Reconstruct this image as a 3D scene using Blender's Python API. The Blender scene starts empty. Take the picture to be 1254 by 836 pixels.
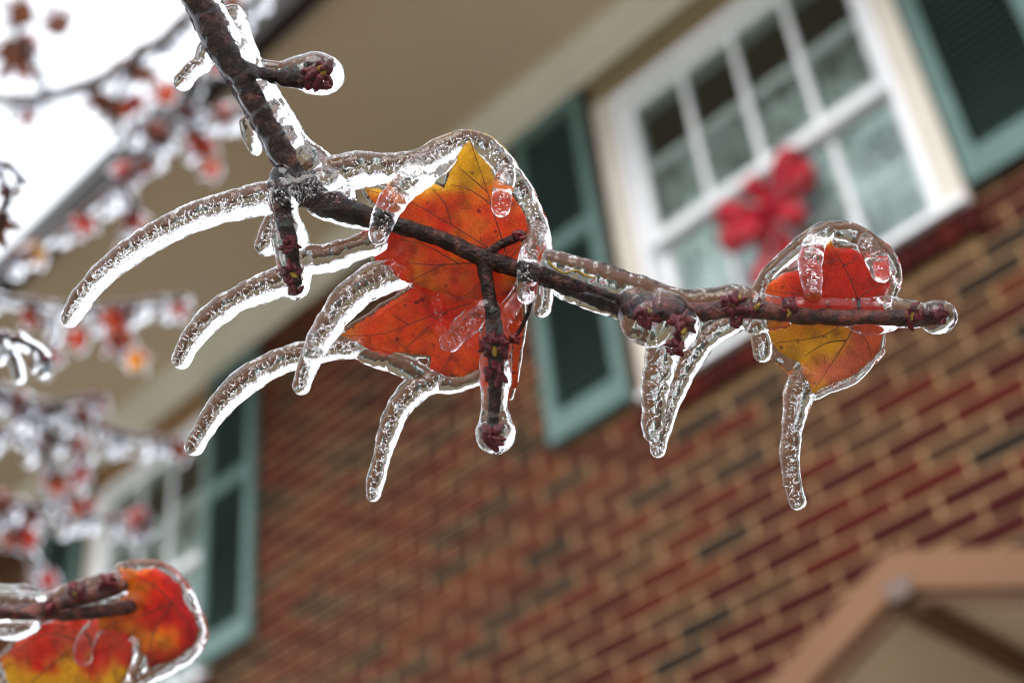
import bpy, bmesh, math, random
from mathutils import Vector, Matrix, noise, kdtree, geometry

rnd = random.Random(11)
SC = bpy.context.scene
COL = SC.collection

# ------------------------------------------------------------------ camera
YAW, PITCH, ROLL = math.radians(-40.71), math.radians(38.24), math.radians(-6.45)
FPX, PW, PH = 1800.0, 1254.0, 836.0          # focal length in photo pixels, photo size
EYE = Vector((0, 0, 1.55))
FD = 0.36                                    # distance of the branch in focus
fw = Vector((math.sin(YAW)*math.cos(PITCH), math.cos(YAW)*math.cos(PITCH), math.sin(PITCH)))
r0 = fw.cross(Vector((0, 0, 1))).normalized(); u0 = r0.cross(fw)
RT = math.cos(ROLL)*r0 + math.sin(ROLL)*u0
UP = -math.sin(ROLL)*r0 + math.cos(ROLL)*u0
cam_d = bpy.data.cameras.new('camera'); cam = bpy.data.objects.new('camera', cam_d); COL.objects.link(cam)
cam.matrix_world = Matrix(((RT.x, UP.x, -fw.x, EYE.x), (RT.y, UP.y, -fw.y, EYE.y), (RT.z, UP.z, -fw.z, EYE.z), (0, 0, 0, 1)))
cam_d.sensor_width = 36; cam_d.sensor_fit = 'HORIZONTAL'; cam_d.lens = FPX/PW*36
cam_d.clip_start = 0.02; cam_d.clip_end = 500
cam_d.dof.use_dof = True; cam_d.dof.focus_distance = FD + 0.001; cam_d.dof.aperture_fstop = 10.0
SC.camera = cam

# ------------------------------------------------------------------ sky, sun, exposure (overcast)
SUN_EL, SUN_AZ = math.radians(36), math.radians(145)     # azimuth clockwise from +Y
world = bpy.data.worlds.new('World'); SC.world = world; world.use_nodes = True
wn = world.node_tree; wn.nodes.clear()
sky = wn.nodes.new('ShaderNodeTexSky'); sky.sky_type = 'NISHITA'; sky.sun_disc = False
sky.sun_elevation = SUN_EL; sky.sun_rotation = SUN_AZ; sky.dust_density = 3.0
hs = wn.nodes.new('ShaderNodeHueSaturation'); hs.inputs['Saturation'].default_value = 0.25
mixw = wn.nodes.new('ShaderNodeMixRGB'); mixw.inputs[0].default_value = 0.72
mixw.inputs[2].default_value = (12.4, 12.9, 13.8, 1)          # even cloud deck
bg = wn.nodes.new('ShaderNodeBackground'); bg.inputs[1].default_value = 0.11
wo = wn.nodes.new('ShaderNodeOutputWorld')
wn.links.new(sky.outputs[0], hs.inputs['Color']); wn.links.new(hs.outputs[0], mixw.inputs[1])
wn.links.new(mixw.outputs[0], bg.inputs[0]); wn.links.new(bg.outputs[0], wo.inputs[0])
sl = bpy.data.lights.new('sun', 'SUN'); sl.energy = 1.5; sl.angle = math.radians(35); sl.color = (1, 0.96, 0.9)
so = bpy.data.objects.new('sun', sl); COL.objects.link(so)
sd = Vector((math.sin(SUN_AZ)*math.cos(SUN_EL), math.cos(SUN_AZ)*math.cos(SUN_EL), math.sin(SUN_EL)))
so.rotation_euler = sd.to_track_quat('Z', 'Y').to_euler(); so.location = (0, 0, 12)
SC.view_settings.view_transform = 'Standard'; SC.view_settings.look = 'None'
SC.view_settings.exposure = 0.80; SC.view_settings.gamma = 1
SC.render.engine = 'CYCLES'
cy = SC.cycles
cy.max_bounces = 24; cy.transmission_bounces = 20; cy.glossy_bounces = 14; cy.diffuse_bounces = 7; cy.transparent_max_bounces = 12
cy.use_denoising = True; cy.filter_width = 1.2; cy.sample_clamp_indirect = 6.0; cy.blur_glossy = 0.3

# ------------------------------------------------------------------ helpers
def ray(x, y):
    return fw + RT*((x-PW/2)/FPX) - UP*((y-PH/2)/FPX)
K = FD/FPX
def P(x, y, dz=0.0, base=FD):                # photo pixel + depth offset (in pixels at the branch)
    return EYE + ray(x, y)*(base + dz*K)

def mat(name, col, rough=0.6, **kw):
    m = bpy.data.materials.new(name); m.use_nodes = True
    b = m.node_tree.nodes['Principled BSDF']
    b.inputs['Base Color'].default_value = (*col, 1); b.inputs['Roughness'].default_value = rough
    for k, v in kw.items(): b.inputs[k.replace('_', ' ')].default_value = v
    return m
def N(m, t): return m.node_tree.nodes.new(t)
def L(m, a, b): m.node_tree.links.new(a, b)
def BS(m): return m.node_tree.nodes['Principled BSDF']
def ramp(m, stops):
    r = N(m, 'ShaderNodeValToRGB'); e = r.color_ramp.elements
    while len(e) < len(stops): e.new(0.5)
    for q, (p, c) in zip(e, stops): q.position = p; q.color = (*c, 1)
    return r
def noisy(name, stops, scale, rough=0.6, bump=0.2, bscale=None, detail=6, dist=0.002, vec=None, coord='Object', spec=0.3):
    m = mat(name, stops[0][1], rough); BS(m).inputs['Specular IOR Level'].default_value = spec
    tc = N(m, 'ShaderNodeTexCoord'); mp = N(m, 'ShaderNodeMapping'); L(m, tc.outputs[coord], mp.inputs[0])
    if vec: mp.inputs['Scale'].default_value = vec
    n = N(m, 'ShaderNodeTexNoise'); n.inputs['Scale'].default_value = scale; n.inputs['Detail'].default_value = detail
    L(m, mp.outputs[0], n.inputs['Vector']); r = ramp(m, stops); L(m, n.outputs[0], r.inputs[0]); L(m, r.outputs[0], BS(m).inputs['Base Color'])
    n2 = N(m, 'ShaderNodeTexNoise'); n2.inputs['Scale'].default_value = bscale or scale*4; n2.inputs['Detail'].default_value = 8
    L(m, mp.outputs[0], n2.inputs['Vector'])
    bp = N(m, 'ShaderNodeBump'); bp.inputs['Strength'].default_value = bump; bp.inputs['Distance'].default_value = dist
    L(m, n2.outputs[0], bp.inputs['Height']); L(m, bp.outputs[0], BS(m).inputs['Normal'])
    return m

class MB:
    def __init__(s): s.v = []; s.f = []
    def add(s, vs, fs):
        o = len(s.v); s.v += [Vector(q) for q in vs]; s.f += [tuple(i+o for i in f) for f in fs]; return s
    def box(s, x0, x1, y0, y1, z0, z1):
        vs = [(x, y, z) for z in (z0, z1) for y in (y0, y1) for x in (x0, x1)]
        return s.add(vs, [(0, 2, 3, 1), (4, 5, 7, 6), (0, 1, 5, 4), (2, 6, 7, 3), (0, 4, 6, 2), (1, 3, 7, 5)])
    def prism(s, pts, d):                    # closed polygon pts (3D) swept by vector d
        n = len(pts); d = Vector(d); a = [Vector(p) for p in pts]
        return s.add(a+[p+d for p in a], [tuple(range(n))[::-1], tuple(range(n, 2*n))]+[(i, (i+1) % n, n+(i+1) % n, n+i) for i in range(n)])
    def tube(s, path, rad, seg=12, caps=True, wob=0.0, wf=1.0, seed=0.0):
        n = len(path)
        T = [(path[min(i+1, n-1)]-path[max(i-1, 0)]).normalized() for i in range(n)]
        a = T[0].orthogonal().normalized(); rows = []
        pts = list(path); rr = list(rad); TT = list(T)
        if caps:                              # rounded ends
            h0 = [(-math.sin(t)*rr[0], math.cos(t)) for t in (1.25, 0.8, 0.4)]
            h1 = [(math.sin(t)*rr[-1], math.cos(t)) for t in (0.4, 0.8, 1.25)]
            pts = [path[0]+T[0]*q for q, _ in h0]+pts+[path[-1]+T[-1]*q for q, _ in h1]
            rr = [rr[0]*c for _, c in h0]+rr+[rr[-1]*c for _, c in h1]
            TT = [T[0]]*3+TT+[T[-1]]*3
        vs = []; fs = []
        for i, (p, r, t) in enumerate(zip(pts, rr, TT)):
            a = (a-t*a.dot(t)).normalized(); b = t.cross(a)
            for j in range(seg):
                an = 2*math.pi*j/seg; d = a*math.cos(an)+b*math.sin(an); q = r
                if wob: q = r*(1+wob*noise.noise((p+d*r)*wf+Vector((seed, 0, 0))))
                vs.append(p+d*q)
        m = len(pts)
        for i in range(m-1):
            for j in range(seg):
                k = (j+1) % seg; fs.append((i*seg+j, i*seg+k, (i+1)*seg+k, (i+1)*seg+j))
        c0 = len(vs); vs += [pts[0]-TT[0]*rr[0]*0.3, pts[-1]+TT[-1]*rr[-1]*0.3]
        for j in range(seg):
            k = (j+1) % seg; fs.append((c0, k, j)); fs.append((c0+1, (m-1)*seg+j, (m-1)*seg+k))
        return s.add(vs, fs)
    def ball(s, c, rx, ry=None, rz=None, rot=None, nu=10, nv=7, wob=0, wf=1):
        ry = ry or rx; rz = rz or rx; vs = []; fs = []
        for i in range(1, nv):
            th = math.pi*i/nv
            for j in range(nu):
                ph = 2*math.pi*j/nu
                vs.append(Vector((rx*math.sin(th)*math.cos(ph), ry*math.sin(th)*math.sin(ph), rz*math.cos(th))))
        vs += [Vector((0, 0, rz)), Vector((0, 0, -rz))]
        for i in range(nv-2):
            for j in range(nu):
                k = (j+1) % nu; fs.append((i*nu+j, (i+1)*nu+j, (i+1)*nu+k, i*nu+k))
        t = len(vs)-2
        for j in range(nu):
            k = (j+1) % nu; fs.append((t, j, k)); fs.append((t+1, (nv-2)*nu+k, (nv-2)*nu+j))
        if rot: vs = [rot @ v for v in vs]
        if wob: vs = [v*(1+wob*noise.noise((v+Vector(c))*wf)) for v in vs]
        return s.add([v+Vector(c) for v in vs], fs)
    def mesh(s, name):
        me = bpy.data.meshes.new(name); me.from_pydata([tuple(v) for v in s.v], [], s.f); me.update(); return me
    def build(s, name, m, parent=None, smooth=False):
        return link(name, s.mesh(name), m, parent, smooth)

def link(name, me, m, parent=None, smooth=False, loc=None):
    o = bpy.data.objects.new(name, me)
    if m is not None and not me.materials: me.materials.append(m)
    if smooth: me.polygons.foreach_set('use_smooth', [True]*len(me.polygons))
    COL.objects.link(o)
    if loc is not None: o.location = loc
    if parent is not None:
        o.parent = parent
        o.matrix_parent_inverse = Matrix.Translation(-world_loc(parent))
    return o
def world_loc(o):
    v = Vector(o.location)
    return v                                   # parts keep world coordinates, so a parent's own offset is all there is
def thing(name, label, cat, loc, group=None):
    o = bpy.data.objects.new(name, None); COL.objects.link(o); o.location = loc; o.empty_display_size = 0.05
    o['label'] = label; o['category'] = cat
    if group: o['group'] = group
    return o
def bevel(o, w, seg=2):
    b = o.modifiers.new('bevel', 'BEVEL'); b.width = w; b.segments = seg; b.limit_method = 'ANGLE'; return o

def cr(pts, step):                            # Catmull-Rom resampling of tuples, `step` in the units of the first two
    out = []; n = len(pts)
    for i in range(n-1):
        p0, p1, p2, p3 = pts[max(i-1, 0)], pts[i], pts[i+1], pts[min(i+2, n-1)]
        m = max(1, int(math.hypot(p2[0]-p1[0], p2[1]-p1[1])/step))
        for k in range(m):
            t = k/m
            out.append(tuple(0.5*((2*b)+(-a+c)*t+(2*a-5*b+4*c-d)*t*t+(-a+3*b-3*c+d)*t**3) for a, b, c, d in zip(p0, p1, p2, p3)))
    out.append(tuple(pts[-1])); return out

# ------------------------------------------------------------------ materials
def ice_material(name, bump=0.12, rough=0.0, tint=(0.985, 0.99, 1.0), sc=900):
    m = bpy.data.materials.new(name); m.use_nodes = True; nt = m.node_tree; nt.nodes.clear()
    g = N(m, 'ShaderNodeBsdfGlass'); g.inputs['Color'].default_value = (*tint, 1); g.inputs['IOR'].default_value = 1.31; g.inputs['Roughness'].default_value = rough
    o = N(m, 'ShaderNodeOutputMaterial'); L(m, g.outputs[0], o.inputs[0])
    if bump:
        tc = N(m, 'ShaderNodeTexCoord'); n = N(m, 'ShaderNodeTexNoise'); n.inputs['Scale'].default_value = sc; n.inputs['Detail'].default_value = 3
        L(m, tc.outputs['Object'], n.inputs['Vector'])
        b = N(m, 'ShaderNodeBump'); b.inputs['Strength'].default_value = bump; b.inputs['Distance'].default_value = 0.0004
        L(m, n.outputs[0], b.inputs['Height']); L(m, b.outputs[0], g.inputs['Normal'])
    return m
M = {}
M['ice'] = ice_material('clear_ice', 0.3, sc=900)
M['ice_far'] = ice_material('clear_ice_far', 0.0)
mb_ = ice_material('air_in_ice', 0.0); mb_.node_tree.nodes['Glass BSDF'].inputs['IOR'].default_value = 1/1.31; mb_.node_tree.nodes['Glass BSDF'].inputs['Color'].default_value = (1, 1, 1, 1)
M['air'] = mb_
M['bark'] = noisy('maple_bark', [(0.35, (0.006, 0.0024, 0.002)), (0.55, (0.024, 0.008, 0.006)), (0.75, (0.13, 0.048, 0.035))], 420, 0.5, 1.0, 1300, dist=0.0008, spec=0.2)
M['shoot'] = noisy('young_red_bark', [(0.35, (0.016, 0.004, 0.004)), (0.5, (0.07, 0.014, 0.009)), (0.75, (0.20, 0.045, 0.025))], 380, 0.45, 0.8, 1300, dist=0.0006, spec=0.25)
M['bud'] = noisy('bud_scale', [(0.35, (0.012, 0.001, 0.002)), (0.6, (0.15, 0.004, 0.010)), (0.8, (0.33, 0.012, 0.02))], 260, 0.3, 0.3, dist=0.0003, spec=0.3)
M['bud_green'] = noisy('bud_base', [(0.3, (0.22, 0.12, 0.015)), (0.7, (0.42, 0.27, 0.03))], 900, 0.4, 0.3, dist=0.0003)
M['vein'] = mat('leaf_vein', (0.16, 0.03, 0.012), 0.5)

def leaf_material(name):
    m = bpy.data.materials.new(name); m.use_nodes = True; nt = m.node_tree; b = BS(m)
    at = N(m, 'ShaderNodeVertexColor'); at.layer_name = 'Col'
    tc = N(m, 'ShaderNodeTexCoord')
    n = N(m, 'ShaderNodeTexNoise'); n.inputs['Scale'].default_value = 260; n.inputs['Detail'].default_value = 7; L(m, tc.outputs['Object'], n.inputs['Vector'])
    r = ramp(m, [(0.25, (0.55, 0.4, 0.4)), (0.48, (1, 1, 1)), (0.75, (1.2, 1.3, 1.0))]); L(m, n.outputs[0], r.inputs[0])
    mx = N(m, 'ShaderNodeMixRGB'); mx.blend_type = 'MULTIPLY'; mx.inputs[0].default_value = 0.9; L(m, at.outputs[0], mx.inputs[1]); L(m, r.outputs[0], mx.inputs[2])
    v = N(m, 'ShaderNodeTexVoronoi'); v.feature = 'DISTANCE_TO_EDGE'; v.inputs['Scale'].default_value = 1100; L(m, tc.outputs['Object'], v.inputs['Vector'])
    r2 = ramp(m, [(0.0, (0.62, 0.48, 0.42)), (0.12, (1, 1, 1))]); L(m, v.outputs['Distance'], r2.inputs[0])
    mx2 = N(m, 'ShaderNodeMixRGB'); mx2.blend_type = 'MULTIPLY'; mx2.inputs[0].default_value = 0.5; L(m, mx.outputs[0], mx2.inputs[1]); L(m, r2.outputs[0], mx2.inputs[2])
    n3 = N(m, 'ShaderNodeTexNoise'); n3.inputs['Scale'].default_value = 430; n3.inputs['Detail'].default_value = 3; L(m, tc.outputs['Object'], n3.inputs['Vector'])
    r3 = ramp(m, [(0.66, (1, 1, 1)), (0.73, (0.34, 0.2, 0.2))]); L(m, n3.outputs[0], r3.inputs[0])
    mx3 = N(m, 'ShaderNodeMixRGB'); mx3.blend_type = 'MULTIPLY'; mx3.inputs[0].default_value = 1.0; L(m, mx2.outputs[0], mx3.inputs[1]); L(m, r3.outputs[0], mx3.inputs[2]); mx2 = mx3
    L(m, mx2.outputs[0], b.inputs['Base Color']); b.inputs['Roughness'].default_value = 0.45
    bp = N(m, 'ShaderNodeBump'); bp.inputs['Strength'].default_value = 0.5; bp.inputs['Distance'].default_value = 0.0004; L(m, v.outputs['Distance'], bp.inputs['Height']); L(m, bp.outputs[0], b.inputs['Normal'])
    t = N(m, 'ShaderNodeBsdfTranslucent'); L(m, mx2.outputs[0], t.inputs[0])
    ms = N(m, 'ShaderNodeMixShader'); ms.inputs[0].default_value = 0.45; L(m, b.outputs[0], ms.inputs[1]); L(m, t.outputs[0], ms.inputs[2])
    L(m, ms.outputs[0], nt.nodes['Material Output'].inputs[0]); return m
M['leaf'] = leaf_material('maple_leaf')

M['mortar'] = noisy('mortar', [(0.3, (0.205, 0.118, 0.058)), (0.7, (0.31, 0.185, 0.092))], 30, 0.9, 0.4, 200, spec=0.08)
def brick_mat(name, a, b): return noisy(name, [(0.3, a), (0.7, b)], 18, 0.85, 0.5, 140, dist=0.003, spec=0.08)
BR = [brick_mat('brick_red', (0.044, 0.006, 0.004), (0.08, 0.0125, 0.0075)), brick_mat('brick_dark_red', (0.028, 0.005, 0.0045), (0.055, 0.0095, 0.0075)),
      brick_mat('brick_charcoal', (0.013, 0.009, 0.007), (0.03, 0.020, 0.014)), brick_mat('brick_orange', (0.065, 0.017, 0.007), (0.10, 0.028, 0.012)), brick_mat('brick_brown', (0.035, 0.017, 0.009), (0.07, 0.033, 0.017))]
BRW = [0.30, 0.31, 0.18, 0.05, 0.16]
M['white'] = noisy('white_paint', [(0.3, (0.70, 0.71, 0.74)), (0.7, (0.80, 0.80, 0.82))], 6, 0.45, 0.1, 60)
M['beige'] = noisy('beige_paint', [(0.3, (0.50, 0.455, 0.39)), (0.7, (0.57, 0.52, 0.45))], 5, 0.55, 0.1, 60)
M['soffit'] = noisy('soffit_paint', [(0.3, (0.66, 0.50, 0.365)), (0.7, (0.74, 0.575, 0.43))], 1.2, 0.7, 0.1, 50)
M['headboard'] = noisy('head_board_paint', [(0.3, (0.17, 0.13, 0.065)), (0.7, (0.22, 0.165, 0.09))], 3, 0.7, 0.1, 50)
M['crown'] = noisy('crown_paint', [(0.3, (0.72, 0.66, 0.57)), (0.7, (0.78, 0.72, 0.63))], 3, 0.6, 0.1, 50)
M['gutter'] = noisy('gutter_metal', [(0.3, (0.022, 0.018, 0.017)), (0.7, (0.04, 0.033, 0.03))], 5, 0.4, 0.1, 60)
M['shutter'] = noisy('teal_shutter_paint', [(0.3, (0.075, 0.130, 0.117)), (0.7, (0.098, 0.165, 0.150))], 7, 0.45, 0.15, 80)
M['gap_shade'] = mat('painted_gap_shade', (0.010, 0.013, 0.012), 0.9)
M['reflection_curtain'] = noisy('pane_reflection_mottle', [(0.36, (0.20, 0.22, 0.22)), (0.62, (0.88, 0.90, 0.89))], 6, 0.8, 0.2, 60)  # pale and dark mottling painted in place of pane reflections
M['room'] = mat('dark_room', (0.09, 0.13, 0.125), 0.9)
M['bar'] = mat('inner_bar_grey', (0.52, 0.50, 0.51), 0.5)
M['shingle'] = noisy('roof_shingle', [(0.3, (0.05, 0.045, 0.04)), (0.7, (0.11, 0.10, 0.09))], 20, 0.9, 0.5, 90)
M['porch'] = noisy('porch_tan_wood', [(0.3, (0.135, 0.062, 0.027)), (0.7, (0.19, 0.088, 0.040))], 3, 0.55, 0.2, 60, vec=(1, 6, 1))
M['porch_ceiling'] = noisy('porch_ceiling_board', [(0.3, (0.76, 0.56, 0.41)), (0.7, (0.84, 0.65, 0.49))], 4, 0.6, 0.1, 60)
M['porch_dark'] = noisy('porch_dark_trim', [(0.3, (0.14, 0.072, 0.040)), (0.7, (0.20, 0.105, 0.06))], 6, 0.6, 0.1, 60)
M['flash'] = mat('grey_flashing', (0.13, 0.085, 0.07), 0.7)
M['ribbon'] = noisy('red_ribbon', [(0.3, (0.27, 0.002, 0.010)), (0.7, (0.42, 0.004, 0.02))], 30, 0.35, 0.1, 300)
M['lawn'] = noisy('frosted_lawn', [(0.3, (0.10, 0.10, 0.065)), (0.55, (0.21, 0.21, 0.16)), (0.8, (0.48, 0.49, 0.48))], 2.2, 0.9, 0.6, 60, dist=0.03)
g_ = bpy.data.materials.new('window_glass'); g_.use_nodes = True; g_.node_tree.nodes.clear()
gg = N(g_, 'ShaderNodeBsdfGlass'); gg.inputs['IOR'].default_value = 1.52; gg.inputs['Color'].default_value = (0.90, 0.96, 0.945, 1); go = N(g_, 'ShaderNodeOutputMaterial'); L(g_, gg.outputs[0], go.inputs[0])
M['glass'] = g_

# ------------------------------------------------------------------ the setting
gm = MB(); gm.add([(-120, -120, 0), (120, -120, 0), (120, 120, 0), (-120, 120, 0)], [(0, 1, 2, 3)])
ground = gm.build('ground', M['lawn']); ground['kind'] = 'structure'

# ------------------------------------------------------------------ the house
D = 3.08                                      # wall face, metres in front of the eye
EZ = EYE.z
def zz(q): return EZ + q*D                    # heights and x measured as fractions of D
def xx(q): return q*D
house = thing('brick_house', 'red brick house with teal shutters, white windows and a deep tan eave', 'house', (-3.0, D, 0))
WX0, WX1 = -9.0, 3.0
ZT = zz(1.335)                                # foot of the crown moulding
ZS = ZT + 0.125                               # soffit
wins = [dict(x0=xx(-0.690), x1=xx(-0.314), n=4), dict(x0=xx(-1.752), x1=xx(-1.425), n=3, yf=D-0.004)]
ZB, ZC = zz(0.853), zz(1.283)                 # sill line, top of the head casing
SH0, SH1 = zz(0.864), zz(1.326)               # shutter bottom, top
for w in wins: w['o'] = (w['x0']+0.012, w['x1']-0.012)
# mortar backing, with openings, 9 mm behind the brick face
wall = MB(); yb0, yb1 = D+0.004, D+0.16
xs = sorted(wins, key=lambda w: w['x0']); last = WX0
for w in xs:
    wall.box(last, w['o'][0], yb0, yb1, 0, ZS); wall.box(w['o'][0], w['o'][1], yb0, yb1, 0, ZB-0.02); wall.box(w['o'][0], w['o'][1], yb0+0.001, yb1, ZC, ZS); last = w['o'][1]
wall.box(last, WX1, yb0, yb1, 0, ZS)
brick_wall = wall.build('brick_wall', M['mortar'], house)
BLN, BCH, JT = 0.199, 0.0677, 0.0145
def proj(p):
    q = Vector(p)-EYE; d = q.dot(fw)
    return (PW/2+FPX*q.dot(RT)/d, PH/2-FPX*q.dot(UP)/d, d)
cells = []
row = 0; z = -0.01
while z < ZT+0.05:
    x = WX0 + (0.10675 if row % 2 else 0)
    while x < WX1:
        a, b = x, min(x+BLN, WX1)
        blk = [(a, b)]
        if z+BCH > ZB-0.11 and z < ZC+0.17:
            for w in wins:
                nb = []
                lo, hi = w['o']
                for (p, q) in blk:
                    if q <= lo or p >= hi: nb.append((p, q))
                    else:
                        if p < lo-0.03: nb.append((p, lo))
                        if q > hi+0.03: nb.append((hi, q))
                blk = nb
        for (p, q) in blk: cells.append((p, q, z))
        x += BLN+JT
    z += BCH; row += 1
def pickm():
    t = rnd.random(); s = 0
    for m, w in zip(BR, BRW):
        s += w
        if t < s: return m
    return BR[0]
inview = []; rest = []
for c in cells:
    u, v, d = proj(((c[0]+c[1])/2, D, c[2]+0.028))
    hid = any(w['x0']-0.37 < (c[0]+c[1])/2 < w['x1']+0.37 and SH0+0.03 < c[2] for w in wins)
    full = abs(c[1]-c[0]-BLN) < 1e-3
    if -20 < u < 1274 and -20 < v < 850 and d > 0 and not hid and full: inview.append((d, c))
    else: rest.append(c)
inview.sort(key=lambda t: t[0]); pick = [c for _, c in inview[:300]]; rest += [c for _, c in inview[300:]]
bm_meshes = []
for m in BR:
    for k in range(2):
        bmb = MB().box(-BLN/2, BLN/2, 0, 0.05, 0, BCH-JT)
        for v in bmb.v:
            if v.y < 0.01: v += Vector((rnd.uniform(-.001, .001), rnd.uniform(-.0008, .0008), rnd.uniform(-.001, .001)))
        me = bmb.mesh('brick'); me.materials.append(m); bm_meshes.append(me)
for (a, b, z) in pick:
    m = pickm(); me = bm_meshes[BR.index(m)*2+rnd.randint(0, 1)]
    link('brick', me, None, brick_wall, loc=((a+b)/2, D+rnd.uniform(-.0025, .0015), z+rnd.uniform(-.001, .001)))
rb = MB(); mids = []
for (a, b, z) in rest:
    y = D+rnd.uniform(-.0025, .0015); rb.box(a, b, y, D+0.05, z, z+BCH-JT); mids += [BR.index(pickm())]*6
me = rb.mesh('brickwork')
for m in BR: me.materials.append(m)
me.polygons.foreach_set('material_index', mids)
o = link('brickwork', me, None, brick_wall); o['kind'] = 'stuff'

# eave: crown moulding, soffit boards, fascia, gutter, roof
OV = 1.04
cp = [(0.004, 0), (-0.018, 0.0), (-0.022, 0.02), (-0.05, 0.035), (-0.085, 0.06), (-0.105, 0.09), (-0.112, 0.105), (-0.125, 0.108), (-0.125, 0.1255), (0.004, 0.1255)]
cm = MB().prism([(WX0, D+a, ZT+b-0.0008) for a, b in cp], (WX1-WX0, 0, 0)); o = cm.build('crown_moulding', M['crown'], house)
MB().box(WX0, WX1, D-OV+0.13, D+0.15, ZS, ZS+0.02).build('soffit', M['soffit'], house)
MB().box(WX0, WX1, D-OV+0.105, D-OV+0.128, ZS-0.012, ZS+0.19).build('fascia_board', M['beige'], house)
gp = [(0.102, 0.17), (0.102, 0.03), (0.03, 0.03), (0.012, 0.07), (0.0, 0.10), (0.0, 0.17), (0.006, 0.17), (0.006, 0.102), (0.018, 0.075), (0.034, 0.037), (0.098, 0.037), (0.098, 0.17)]
MB().prism([(WX0-0.05, D-OV+a, ZS+b-0.075) for a, b in gp], (WX1-WX0+0.1, 0, 0)).build('gutter', M['gutter'], house)
rp = [(D-OV+0.05, ZS+0.165), (D+4.0, ZS+2.4), (D+4.0, ZS+2.5), (D-OV+0.05, ZS+0.205)]
MB().prism([(WX0-0.1, a, b) for a, b in rp], (WX1-WX0+0.2, 0, 0)).build('roof', M['shingle'], house)
for xw in (WX0, WX1-0.15):
    MB().box(xw, xw+0.15, D+0.161, D+4.0, 0, ZS+0.02).build('side_wall', M['mortar'], house)
MB().box(WX0, WX1, D+3.85, D+4.0, 0, ZS+2.3).build('back_wall', M['mortar'], house)

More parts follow.
